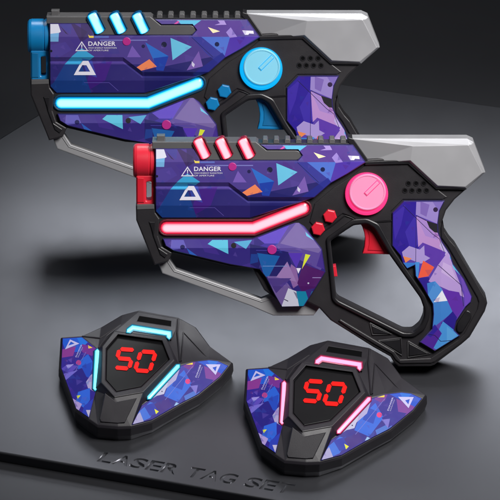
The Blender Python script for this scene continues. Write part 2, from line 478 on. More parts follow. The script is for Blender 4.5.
A_sh = [
 ([(156, 163), (400, 160), (400, 190), (156, 190)], (66, 52, 132), .35),
 ([(156, 190), (260, 190), (330, 205), (330, 225), (156, 225)], (34, 30, 104), .75),  # navy shading of the lower receiver, put into the colour
 ([(198, 190), (218, 187), (211, 206), (190, 218)], (72, 30, 134), .8),
 ([(250, 196), (330, 180), (300, 215), (250, 220)], (30, 30, 100), .8),
 ([(171, 190), (186, 184), (197, 218), (163, 219), (155, 212), (160, 208)], (24, 66, 138), .9),
 ([(157, 148), (164, 147.6), (167.4, 158), (165.6, 159), (157, 160)], (225, 225, 240)),
 ([(157, 160), (165.6, 159), (165, 167.7), (157, 167.7)], (120, 180, 228)),
 ([(176, 147), (194, 158), (187, 167.5)], (66, 48, 98), .9),
 ([(187, 147), (196, 150), (200, 160), (188, 168)], (58, 44, 92), .7),
 ([(166, 151), (175, 161), (172, 159.5)], (60, 45, 90)),
 ([(157, 171), (172, 168), (178, 176), (164, 184), (157, 182)], (84, 70, 160), .6),
 ([(194.5, 160.7), (196, 162), (200, 162), (200, 164), (195.5, 164)], (240, 215, 90)),
 ([(200.5, 162), (215, 162), (215, 164), (200.5, 164)], (95, 110, 190)),
 ([(188, 174), (200.5, 182.5), (190, 190), (171, 190), (179, 181.5)], (62, 165, 215)),
 ([(188, 184), (198, 186), (203, 203), (193, 200)], (60, 90, 190), .6),
 ([(238, 171.6), (246.6, 183), (233, 183)], (120, 92, 182)),
 ([(206, 165.8), (253, 165.8), (253, 166.8), (206, 166.8)], (125, 125, 195)),
 ([(251, 168.4), (274, 182), (269, 196), (262, 192)], (46, 108, 200)),
 ([(259, 184), (274, 182), (269, 196.5), (262, 196)], (30, 62, 165)),
 ([(242.4, 193), (255, 185), (262.4, 192.4), (247, 196.3)], (242, 135, 88)),
 ([(297, 152), (306, 147), (345, 147), (352, 160), (330, 163), (304, 163)], (82, 48, 140), .8),
 ([(282, 146), (306.5, 146.5), (299, 152), (288, 152)], (92, 190, 228)),
 ([(277, 152), (283.5, 147), (285, 148), (280, 152)], (215, 80, 165)),
 ([(276, 164), (297, 172.8), (278, 186)], (108, 196, 230)),
 ([(304, 177), (308, 192), (292, 196)], (122, 92, 175)),
 ([(297, 187), (300, 190), (299, 193), (297, 191)], (210, 205, 230)),
 ([(296, 163), (306.5, 163), (329.6, 181.6), (325, 190), (312, 180)], (56, 60, 155), .8),
 ([(335, 163), (364, 162), (331, 184), (329.6, 181.6)], (84, 58, 172)),
 ([(306.5, 163), (335, 163), (329.6, 181.6)], (84, 118, 212)),
 ([(322, 146), (329, 146.5), (331.4, 151), (319.5, 151.3), (325, 149.5)], (170, 145, 215)),
 ([(313, 153.3), (325, 157.5), (318, 159.3)], (250, 232, 185)),
 ([(335.6, 153.6), (342, 163), (334.8, 164), (331, 158.5)], (152, 128, 205)),
 ([(347, 156.6), (358, 157), (358.5, 160), (354, 159.6), (353, 161), (349.5, 161)], (232, 230, 240)),
 (stripe((329.6, 181.6), (300, 203), 8), (34, 40, 140), .7),
 (stripe((297, 163.5), (318, 183), .5), (38, 32, 84)),
 (stripe((190, 208), (215, 208), .4), (110, 95, 190)), (stripe((215, 208), (224, 216), .4), (110, 95, 190)),
 (disc(269.6, 170.6, 2.8), (30, 32, 62)), (disc(322, 170.3, 2.3), (28, 34, 80)), (disc(249, 172.3, 1.8), (34, 30, 80)),
 (disc(157.8, 177, 1.3, 8), (22, 20, 34)),
]
B_poly = [(163.5, 239), (252, 239), (259, 236.5), (297.5, 221), (304.5, 227), (321.5, 249.5), (325, 272), (316.5, 286), (303.5, 306.5), (281.5, 307),
          (274, 294), (266, 278), (259.5, 269.5), (230, 264.5), (174, 251), (166, 246)]
def dB(x, y): return 19.0 - max(0, 248-y)*0.22 - max(0, y-286)*0.10
lines_B = [hline(248), hline(286)]
B_sh = [
 ([(160, 238), (254, 238), (254, 248), (160, 248)], (84, 66, 158), .55),
 ([(256, 236), (300, 219), (330, 255), (320, 270), (280, 250)], (98, 78, 156), .85),
 ([(172, 240), (184, 240), (187, 248), (171, 250)], (108, 104, 198), .8),
 ([(187, 248), (198, 256), (190, 254)], (44, 96, 190)),
 ([(200, 240), (210, 240), (220, 255), (205, 252)], (66, 44, 140), .8),
 ([(212.6, 240), (228, 240), (228.5, 254), (208, 244)], (96, 196, 226)),
 ([(234, 242), (252, 240), (246, 249)], (88, 170, 214)),
 ([(297, 221.6), (321.5, 249), (318, 253), (280, 243.5)], (120, 102, 164)),
 ([(255, 236), (278, 229), (289, 225.5), (278, 243.5), (264.5, 243.5)], (98, 74, 194)),
 ([(264.5, 243.5), (278, 243.5), (270, 249), (258, 247)], (60, 44, 150)),
 ([(250, 244), (288, 252), (291, 264), (274, 278), (250, 264)], (30, 26, 100)),
 ([(257, 253), (279.7, 256), (269, 276), (264.5, 277), (261, 266)], (24, 92, 165)),
 ([(251, 254), (258, 254), (258, 262), (250, 264)], (28, 60, 140)),
 ([(267, 276), (282, 276), (300, 300), (288, 307), (280, 307)], (122, 98, 160), .85),
 ([(288, 253), (302.5, 253), (296, 268)], (82, 50, 176)),
 ([(291, 264), (296, 268), (299, 284), (293, 288), (288, 274)], (138, 98, 160)),
 ([(302.5, 264), (325, 272), (316, 287), (303, 294), (297, 283)], (76, 24, 98)),
 ([(321.5, 249), (326, 270), (316, 266)], (70, 48, 140)),
 ([(287, 261.5), (296, 281.5), (276, 277)], (152, 118, 176)),
 ([(267, 278), (291, 278), (276, 293)], (72, 52, 128)),
 ([(288, 288), (296, 291), (299, 307), (281, 307)], (208, 208, 226)),
 ([(293, 291), (298, 294), (297, 299)], (120, 120, 150)), (stripe((284, 299), (288, 301), .9), (70, 68, 90)),
 ([(296, 291), (313, 291), (304.5, 306), (299, 307)], (20, 134, 170)),
 ([(305, 290), (313, 288), (308, 299)], (60, 40, 120)),
 ([(305, 232), (314, 240.6), (306, 236)], (110, 195, 230)),
 ([(305, 254), (310, 255), (301.5, 269)], (218, 228, 60)),
 ([(296, 268), (300.6, 268), (298, 273.5)], (230, 225, 240)),
 (stripe((256, 250.3), (300, 251), .6), (70, 62, 160)), (stripe((262.6, 266), (287, 266), .5), (120, 150, 210)),
 (stripe((312, 277.5), (323, 277.5), .6), (165, 150, 205)),
 (disc(183, 247.2, 2.4), (26, 22, 90)), (disc(233.8, 245.6, 2.7), (16, 16, 22)), (disc(308, 283, .9, 8), (200, 200, 220)),
]
GR_poly = [(402.5, 201.5), (443, 201.5), (438, 211.5), (436.5, 223.5), (437, 233), (440.8, 242), (449, 254.5), (452, 264), (463, 279), (471, 296.5), (470, 302), (465, 306.5),
           (455.5, 321), (453.5, 330), (459, 335.5), (434, 351), (419, 342), (431, 329), (432.3, 314), (431.6, 304), (420.5, 285), (414.3, 276), (413.5, 265.5), (406, 269),
           (401.5, 263), (399.5, 256), (391.2, 246), (391.2, 213)]
def dG(x, y): return 18.5 - max(0, 415-x)*0.10 - max(0, x-440)*0.10
lines_G = [vline(415), vline(440)]
G_sh = [
 ([(391, 200), (416, 200), (418, 247), (413, 257), (400, 264), (390, 254)], (48, 30, 150)),
 ([(391, 216), (404, 205), (400, 225), (394, 240)], (74, 52, 176), .6), ([(404, 232), (416, 212), (417, 244), (410, 252)], (78, 60, 185), .5),
 ([(415, 201), (443, 201), (436, 224), (414.4, 215)], (152, 132, 200)),
 ([(419, 202), (428, 205), (425, 217), (419, 214)], (118, 92, 172), .8), ([(431, 202), (443, 201), (437, 212)], (120, 100, 180), .8),
 ([(415, 216), (425.6, 221.6), (441, 237), (447, 253), (421.4, 242.6), (417, 247)], (186, 142, 204)),
 ([(415, 216), (425, 222), (437, 240), (424, 236)], (160, 130, 205), .7),
 ([(441, 237), (455, 262), (446, 258), (438, 246)], (188, 172, 222)),
 ([(421.4, 242.6), (444.5, 252.4), (437, 266), (422, 262)], (94, 58, 168)),
 ([(401, 252), (408, 246), (418.6, 249.6), (423, 245.4), (423.5, 255), (429, 258), (420, 263.6), (402, 256.6)], (170, 150, 212)),
 ([(402, 262.6), (415, 262.6), (407.6, 271)], (58, 124, 208)),
 ([(402, 256), (410.7, 258.4), (404.5, 262.6)], (238, 140, 86)),
 ([(414, 262), (418.5, 262), (417, 278), (414, 276)], (70, 142, 216)),
 ([(417, 277), (428, 277), (430, 302), (420, 286)], (48, 32, 140)),
 ([(437, 264.7), (446.5, 252), (458, 281.5), (463, 297), (427.5, 281)], (182, 152, 214)),
 ([(442, 262), (450, 266), (456, 282), (440, 272)], (205, 180, 226), .7),
 ([(458, 270), (464, 280), (470, 296), (462, 290)], (110, 76, 180)),
 ([(422, 260.5), (433, 267), (427.5, 276), (417, 278)], (240, 92, 66)),
 ([(426, 283), (434, 281), (442, 290), (451.7, 312), (434, 326), (430, 330)], (62, 128, 204)),
 ([(434, 281), (442, 290), (432, 303), (427, 295)], (88, 150, 218), .7),
 ([(441, 289), (458, 292), (463, 307), (456, 317), (451.7, 312)], (96, 46, 166)),
 ([(463, 290), (471.6, 297), (464, 307)], (112, 72, 190)),
 ([(441, 290), (446.4, 300.5), (432.5, 302)], (232, 232, 242)),
 ([(451.7, 311), (456, 317), (453, 332), (440, 323)], (42, 28, 138)),
 ([(442, 321), (460, 335), (439, 351), (430, 346)], (72, 146, 216)),
 ([(446, 326), (457, 335), (446, 342)], (100, 170, 226), .6),
 ([(418, 342), (434, 324), (441, 333), (432, 349)], (78, 38, 150)),
 ([(425, 334), (434, 324), (437, 329), (430, 337)], (48, 34, 150)),
 (disc(450.6, 257.6, 2.2, 10), (70, 180, 220)), ([(450, 260), (453, 263), (460, 276), (452, 268)], (96, 196, 226)),
 ([(425, 220.8), (437, 224.6), (437.6, 233), (433, 232.5), (428, 228)], (36, 34, 40)),
 (stripe((402, 206), (431, 234), .55), (34, 24, 70)), (stripe((431, 234), (438, 239), .55), (34, 24, 70)), (stripe((438, 239), (443, 252), .5), (34, 24, 70)),
 (stripe((415, 216), (425, 221), .6), (34, 24, 70)), (stripe((415, 216), (414.6, 262), .5), (50, 34, 96)),
 (stripe((437, 265), (460, 285), .6), (46, 30, 80)), (stripe((460, 285), (462.5, 306), .6), (46, 30, 80)),
 (stripe((425, 333.5), (434, 335), .6), (34, 24, 70)), (stripe((434, 335), (440, 341), .6), (34, 24, 70)), (stripe((440, 341), (452, 340), .6), (34, 24, 70)),
 (disc(434, 210, 2.4), (46, 26, 66)),
]
WIN = fillet([(353, 225.6), (330, 241), (336, 297), (339, 299.8), (382, 321), (403, 331.5), (412, 331.5), (419.5, 325), (423, 317), (423.4, 309), (419.5, 298), (388, 254), (373, 229), (366, 224.5)], 2.5, 3)

def build_blaster(theme, label, group):
    T = TH[theme]
    r = root('toy_laser_blaster', (0, 0, 0), label, 'toy blaster', group)
    # black shell
    body = [(155, 146), (352, 146), (366, 160), (405, 157), (437, 183), (468, 183.5), (465.5, 189), (453, 200), (444.5, 211), (440.5, 223), (442, 233), (447, 241), (452.5, 246.5),
            (485, 297), (486.3, 303), (484, 311), (469, 337), (461, 344), (434, 364.5), (430, 366), (398, 366.3), (393.5, 362.5), (390, 356.5), (373, 347), (346, 330),
            (330, 320), (319, 308), (307, 302), (290, 303), (281, 303), (264, 290), (252.5, 268.5), (230, 266.6), (174, 253.2), (160, 250), (155, 240), (155, 206)]
    solid('shell', body, 13.5, M_black, r, holes=[WIN], bev=1.6)
    # raised rim around the trigger window
    rim_out = fillet([(352, 219.5), (325.5, 238.5), (331.5, 299), (335, 303.5), (380, 326), (402, 337), (413.5, 337), (424, 329.5), (428.5, 318.5), (429, 308), (424.5, 296), (392, 249), (378, 224), (366, 218.5)], 3, 3)
    solid('window_rim', rim_out, 16.4, M_black2, r, holes=[inset(ccw(WIN), -0.9)], bev=1.3)
    # raised outer rib of grip
    rib = [(441.6, 221), (443.4, 232), (448.6, 240), (454, 246), (484.3, 297.5), (485.3, 303), (483, 310.5), (468.3, 336), (461, 342.5), (434.5, 361.5), (430.5, 363), (400, 363.4), (395, 359.5), (391.5, 354), (374, 344), (352, 330.5),
           (338, 320.6), (340, 318.8), (376, 340.4), (393.8, 350.8), (400, 359), (430, 357.6), (457, 339.5), (463, 333.6), (476, 309.5), (477.6, 302), (476, 297), (452, 256), (446.5, 246.5), (440, 238), (439.4, 228)]
    solid('grip_rib', rib, 15.2, M_black, r, bev=1.1)
    solid('thumb_pad', fillet([(465.5, 309.5), (470.2, 312), (470.6, 317.5), (461.5, 332), (457.5, 332.6), (455.6, 329), (456.4, 323)], 2.2, 3), 16.6, M_black2, r, bev=.9)
    for tri in ([(369.5, 322.8), (391, 334), (372, 334.2)], [(378, 340.6), (400.5, 337.6), (401.5, 355)], [(407.5, 341), (429.5, 353.5), (407.5, 357)]):
        solid('base_pad', inset(ccw(tri), .9), 15.5, M_black2, r, bev=.7)
        bm = bmesh.new(); t3 = tri + [tri[0]]
        tube(bm, [L(p[0], p[1], 14.0) for p in t3], .0009)
        finish(bm, 'base_ridge', M_ridge, r)
    # arc seam under the dial, groove
    bm = bmesh.new()
    arc = [(318, 236), (330, 228.5), (344, 217.5), (349, 219), (358, 223), (368, 224), (380, 223.4), (391, 222.6)]
    tube(bm, [L(x, y - 1.5, 13.6) for x, y in arc], .0008)
    tube(bm, [L(326, 200.5, 13.6), L(343, 200.5, 13.6)], .0005)
    finish(bm, 'seam_ridge', M_black2, r)
    # raised plate behind dial / vent area
    solid('dial_plate', [(366, 164.5), (407, 163), (420, 177), (446, 197.5), (441, 200), (402, 200), (390, 212), (390.4, 221), (372, 222.5), (358, 221.5), (348, 216), (342, 214), (318, 232), (309, 222), (314, 204), (333, 188), (352, 176)], 14.8, M_black, r, bev=1.0)
    for x, y in ((407, 184), (414.6, 184), (422.2, 184), (403.6, 191), (410.6, 191), (417.8, 191), (425, 191)):
        bm = bmesh.new(); n = 12
        prev = None
        for rad, dd in ((3.0, 14.85), (2.7, 15.35), (2.0, 15.35), (1.7, 14.85)):
            row = [bm.verts.new(L(x + rad*math.cos(6.2832*k/n), y + rad*math.sin(6.2832*k/n), dd, 15)) for k in range(n)]
            if prev:
                for k in range(n): bm.faces.new((prev[k], prev[(k+1) % n], row[(k+1) % n], row[k]))
            prev = row
        bm.faces.new(prev)
        o = finish(bm, 'vent_hole', M_black2, r); o.data.materials.append(M_hole_shade)
        o.data.polygons[len(o.data.polygons)-1].material_index = 1
    # printed skins
    panel('receiver_skin', A_poly, lambda p: pattern(p, (84, 66, 146), A_sh, lines_A, (26, 4, 11, .34), 3, fine=46), dA, 6, M_skin, r, lines=lines_A)
    panel('foregrip_skin', B_poly, lambda p: pattern(p, (50, 38, 122), B_sh, lines_B, (16, 4, 9, .34), 5, fine=34), dB, 6, M_skin, r, lines=lines_B)
    panel('grip_skin', GR_poly, lambda p: pattern(p, (92, 66, 168), G_sh, lines_G, (8, 4, 9, .25), 9, fine=30), dG, 6, M_skin, r, lines=lines_G)
    # printing on the skin
    LP = lambda x, y: L(x, y, dA(x, y) + .25)
    text_on('warning_text', 'DANGER', lambda u, v: LP(194.6 + 27*u, 171.9 - 4.4*v), M_white, r, .02, 1.05)
    text_on('warning_text', 'HIGH ENERGY RADIATION', lambda u, v: LP(194.6 + 28*u, 174.6 - 1.5*v), M_white, r, .0, 1.0)
    text_on('warning_text', 'OF APERTURE', lambda u, v: LP(194.6 + 20*u, 177.1 - 1.5*v), M_white, r, .0, 1.0)
    def flat(name, loops, m, dd=.28, f=LP):
        bm = bmesh.new(); lps = [ccw(loops[0])] + [ccw(h)[::-1] for h in loops[1:]]
        fl, tr = tess(lps); vs = [bm.verts.new(f(*p)) for p in fl]
        for t in tr: bm.faces.new([vs[k] for k in t])
        return finish(bm, name, m, r)
    flat('warning_triangle', [[(188.1, 167.2), (194.6, 177), (181.6, 177)], [(188.1, 169), (193.1, 176.1), (183.1, 176.1)]], M_white)
    flat('warning_mark', [[(187.6, 170.6), (188.8, 170.6), (188.4, 174), (187.8, 174)]], M_white)
    flat('warning_mark', [disc(188.1, 175.1, .5, 8)], M_white)
    LA = lambda x, y: L(x, y, 18.7)
    flat('logo_mark', [[(194.5, 186.6), (202, 200.6), (180, 200.6), (185.6, 190.6), (188.6, 190.6), (184.6, 197.2), (196.2, 197.2), (192.6, 190.9), (186.8, 190.7), (189, 186.6)]], M_white, f=LA)
    solid('round_cap', disc(232.6, 167.6, 4.1, 24), 20.6, M_mag, r, bev=.5)
    solid('round_cap', disc(271.8, 249.8, 4.7, 24), 19.8, M_mag, r, bev=.5)
    # grey slide strip and rail
    strip = fillet([(153.2, 143), (256, 143), (266.5, 151.5), (297, 151.5), (301, 154), (301, 158.5), (297, 161), (199.5, 161), (195, 150), (153.2, 150)], 2, 3, only=(4, 5, 3, 6))
    solid('slide_strip', strip, 16.8, M_grey, r, bev=.7)
    solid('sight_block', [(157.6, 136.6), (165.6, 136.6), (165.6, 140.5), (167, 144), (156, 144), (157.6, 140.5)], 7, M_grey, r, bev=.6)
    solid('top_rail', [(256, 144.2), (350, 144.2), (352, 147), (258, 147)], 13, M_black2, r, bev=.4)
    for k in range(8):
        x = 262.3 + 11.04*k
        solid('rail_tooth', [(x, 141.4), (x+.9, 140.2), (x+4.6, 140.2), (x+5.5, 141.4), (x+5.5, 145.6), (x, 145.6)], 12, M_grey, r, bev=.5)
    # glow lights; added tinted rims stand in for their halo
    def capsule(line, hw, k=1.0, n=8):
        p = [Vector(q) for q in line]; m = len(p); out = []
        def nr(i):
            ts = ([(p[i]-p[i-1]).normalized()] if i else []) + ([(p[i+1]-p[i]).normalized()] if i < m-1 else [])
            ns = [Vector((-t.y, t.x)) for t in ts]
            return ns[0] if len(ns) == 1 else (ns[0]+ns[1])/(1+ns[0].dot(ns[1]))
        for i in range(m): out.append(p[i] + nr(i)*hw)
        t = (p[-1]-p[-2]).normalized()
        for j in range(1, n): out.append(p[-1] + (nr(m-1)*math.cos(math.pi*j/n) + t*math.sin(math.pi*j/n)*k)*hw)
        for i in range(m-1, -1, -1): out.append(p[i] - nr(i)*hw)
        t = (p[1]-p[0]).normalized()
        for j in range(1, n): out.append(p[0] - (nr(0)*math.cos(math.pi*j/n) + t*math.sin(math.pi*j/n)*k)*hw)
        return [tuple(q) for q in out]
    ln_ = [(167, 228), (253.5, 228), (303, 208.6)]
    solid('halo_rim', capsule(ln_, 8.4), 15.4, T['halo_tint'], r, holes=[capsule(ln_, 6.2)], bev=.95, back=10)
    for k in range(3):
        x = 197.3 + k*21.6 + (k == 2)*.8
        l2 = [(x + 1.6, 142.6), (x + 8.7, 157.2)]
        solid('halo_rim', capsule(l2, 6.9, .35, 4), 18.6, T['halo_tint'], r, holes=[capsule(l2, 5.4, .2, 4)], bev=.6, back=14)
    light_bar('side_light', [(167, 228), (253.5, 228), (303, 208.6)], 6.3, 13.8, T['glow'], r, bulge=2.6, steps=(1, .86, .72, .56, .36, 0), gl=(0, .16, .5, .76, .97, 1))
    for k in range(3):
        x = 197.3 + k*21.6 + (k == 2)*.8
        light_bar('slash_light', [(x + .9, 141.4), (x + 8.9, 157.8)], 5.2, 19.0, T['glow'], r, bulge=1.6, steps=(1, .86, .72, .56, .36, 0), gl=(0, .2, .52, .8, 1, 1), base=12, caps=4, capk=.35)
    # dial
    def dial(name, cx, cy, r0, r1, d0, d1, m, n=56):
        bm = bmesh.new(); prev = None
        for rad, dd in ((r0, d0-6), (r0, d1-1.2), (r0-.5, d1-.4), (r1+.2, d1), (r1-.6, d1), (r1-1.2, d1-.7)):
            row = [bm.verts.new(L(cx + rad*math.cos(6.28319*k/n), cy + rad*math.sin(6.28319*k/n)*C10, dd, d0)) for k in range(n)]
            if prev:
                for k in range(n): bm.faces.new((prev[k], prev[(k+1) % n], row[(k+1) % n], row[k]))
            prev = row
        bm.faces.new(prev); return finish(bm, name, m, r)
    dial('dial_ring', 365.6, 194.0, 21.3, 18.6, 15, 20, T['ring'])
    knob = dial('dial', 366.4, 192.6, 18.2, 17.2, 20, 22.2, T['knob'])
    a = stripe((364.8, 194.1), (376.8, 182.4), 3.2)
    for nm_, pl, dd, mm in (('dial_pointer', a, 22.9, T['knob']), ('pointer_edge', stripe((364.4, 194.6), (377.4, 181.8), 4.3), 22.45, T['ring'])):
        o = solid(nm_, pl, dd, mm, None, bev=.3, back=15, place=lambda x, y, d, dr=None: L(x, y, d, 20)); o.parent = knob
    # buttons, trigger, tab
    for cx, cy in ((329.4, 216.7), (317.6, 229.2)):
        h = [(cx + 7.0*math.cos(R(60*k + 12)), cy + 7.0*math.sin(R(60*k + 12))) for k in range(6)]
        solid('hex_button', h, 18.6, T['trim'], r, bev=1.2)
    trig = [(359, 223), (361.6, 227), (363.6, 233), (364.4, 239), (363.8, 247), (362, 253.8), (388.6, 254.6), (374, 229), (371, 222)]
    tr_ = solid('trigger', trig, 6.5, T['trim'], r, bev=1.2)
    inner = [(366.2, 228), (368.4, 236), (368.4, 244), (367, 250.4), (382.6, 251), (372, 231), (369, 227)]
    solid('trigger_inset', inner, 7.2, T['trim2'], tr_, bev=.6)
    solid('safety_tab', [(331.2, 266), (335.6, 265.4), (337.2, 276.4), (332.4, 277)], 6.0, T['trim'], r, bev=.8)
    # muzzle: a barrel seen from the side, and a slotted block below it
    def lathe(name, prof, cy, m, n=84):
        bm = bmesh.new(); prev = None
        for x, rad in prof:
            row = [bm.verts.new(Vector(((x-LX)*MM, -rad*MM*math.cos(6.28319*k/n), zc(cy, 0) + rad*MM*math.sin(6.28319*k/n)))) for k in range(n)]
            if prev:
                for k in range(n): bm.faces.new((prev[k], prev[(k+1) % n], row[(k+1) % n], row[k]))
            prev = row
        o = finish(bm, name, m, r)
        for p in o.data.polygons: p.use_smooth = False
        return o
    mz = lathe('muzzle', [(160, 16.6), (155.5, 16.8), (154.8, 17.2), (151.6, 17.2), (151, 16.4), (150.2, 16.4), (149.6, 17.3), (138, 17.3), (135.6, 16.6), (134.2, 15.0), (134, 13.2), (140, 12.4), (142, 10.5), (142, 9)], 161.4, T['trim'])
    ln = lathe('muzzle_lens', [(144, 11.5), (142.2, 11.5), (141.6, 8), (141.2, 4), (141, 0.01)], 161.4, M_glass); ln.parent = mz
    solid('muzzle_block', fillet([(137, 176), (156.5, 176), (156.5, 206), (138.5, 206), (137, 203)], 1.5, 2), 11.5, T['trim'], r, holes=[fillet([(147, 182.5), (152.3, 182), (152.3, 200.5), (147, 201.5)], 1.6, 3)], bev=1.3)
    solid('muzzle_fin', [(138, 178), (145, 178.6), (145, 203), (138, 203)], 12.6, T['trim2'], r, bev=.8)
    # front frame
    ff = [(136.7, 206), (155.2, 205), (156.5, 213), (160.5, 219), (159, 236), (162.5, 246.5), (173, 252.6), (168.6, 261.8), (155, 265.2), (137, 220.5)]
    f_ = solid('front_frame', ff, 15.6, M_black, r, bev=1.4)
    solid('frame_inset', [(149.6, 222), (156, 222), (155, 236), (159.5, 248), (168.4, 254), (165.6, 258.2), (160.6, 254.6)], 16.6, M_black2, f_, bev=.8)
    solid('frame_clip', [(137.8, 205.2), (155.2, 204.8), (155.2, 209.4), (137.8, 210)], 16.2, M_grey, f_, bev=.5)
    # lower metal guard bar
    bar = [(158.5, 263), (162.6, 273.4), (250, 305.6), (273, 315.6), (313.4, 315.4), (319.4, 307.6), (316, 300), (300, 298), (284, 297), (275.6, 293.2), (261, 298.8), (176.5, 269), (169.8, 258.6), (166, 256)]
    b_ = solid('guard_bar', bar, 6.2, M_bar, r, bev=1.1)
    bm = bmesh.new()
    tube(bm, [L(167.5, 261, 6.3), L(174.2, 271.2, 6.3), L(262, 301.8, 6.3), L(276, 296.6, 6.3)], .0005)
    finish(bm, 'bar_ridge', M_bar, b_)
    # silver stock cap
    V = {'a': (349, 139.6, 13), 'b': (465.2, 139.6, 12.5), 'n': (471.6, 143.2, 15), 'k': (466, 146.2, 20), 'h': (411, 147.2, 20), 'g': (364.2, 163.6, 9), 'f': (408.8, 161.2, 20), 'e': (436, 186.2, 20), 'd': (463.2, 187.4, 20),
         'c': (480.4, 173.6, 20), 'c2': (483.4, 173.0, 14), 'd2': (465, 189.2, 16.5), 'e2': (434.8, 188, 16.5), 'f2': (407.6, 163, 16.5), 'g2': (363.4, 165.2, 8.5), 'k2': (469.6, 145.6, 18)}
    F = ['abkh', 'ahg', 'ghf', 'hkcdef', ('b', 'n', 'k2', 'k'), ('k', 'k2', 'c2', 'c'), ('n', 'c2', 'k2'), ('c', 'c2', 'd2', 'd'), ('d', 'd2', 'e2', 'e'), ('e', 'e2', 'f2', 'f'), ('f', 'f2', 'g2', 'g')]
    bm = bmesh.new(); fv = {k: bm.verts.new(L(*v)) for k, v in V.items()}
    bv = {}
    for k in V:
        c = fv[k].co.copy(); c.y = -c.y; bv[k] = bm.verts.new(c)
    for f in F:
        bm.faces.new([fv[q] for q in f]); bm.faces.new([bv[q] for q in f][::-1])
    ringk = ['a', 'b', 'n', 'c2', 'd2', 'e2', 'f2', 'g2', 'g']
    for i in range(len(ringk)):
        p, q = ringk[i], ringk[(i+1) % len(ringk)]
        bm.faces.new((fv[p], fv[q], bv[q], bv[p]))
    bmesh.ops.recalc_face_normals(bm, faces=bm.faces)
    bmesh.ops.bevel(bm, geom=[e for e in bm.edges if len(e.link_faces) == 2 and e.calc_face_angle() > .2], offset=.0004, segments=2, affect='EDGES', profile=.5)
    finish(bm, 'stock_cap', M_silver, r)
    solid('stock_edge', [(347.6, 138.6), (352.6, 140), (367, 160.6), (365.6, 164.6), (362.6, 164.6), (346.6, 142)], 13.6, M_black2, r, bev=.6)
    solid('stock_edge', [(364, 162.5), (408, 160.5), (409.5, 163), (435.6, 187), (464, 188.4), (464.6, 190.4), (434.6, 190), (406.6, 165), (364, 166)], 16.9, M_black2, r, bev=.6)
    return r

LEAN = R(-35)
def place_blaster(r, px, py):
    """rest the lowest point of the blaster on the tabletop so that its base shows at px,py"""
    bpy.context.view_layer.update()
    rot = Matrix.Rotation(LEAN, 4, 'X')
    mz = 1e9
    for ch in r.children_recursive:
        if ch.type != 'MESH': continue
        for v in ch.data.vertices: mz = min(mz, (rot @ v.co).z)
    p = G(px, py, -mz)
    dist = (p - CAM).dot(FWD)
    r.rotation_euler = (LEAN, 0, 0); r.scale = (dist/DIST,)*3
    r.location = G(px, py, -mz*dist/DIST)
GRP = 'toy laser blasters of the set'
g1 = build_blaster('red', 'toy laser blaster with red muzzle, pink glowing lights and red trigger, in front', GRP)
place_blaster(g1, LX, LY)
g2 = build_blaster('blue', 'toy laser blaster with blue muzzle, cyan glowing lights and blue trigger, standing behind', GRP)
place_blaster(g2, LX - 104.7, LY - 124)

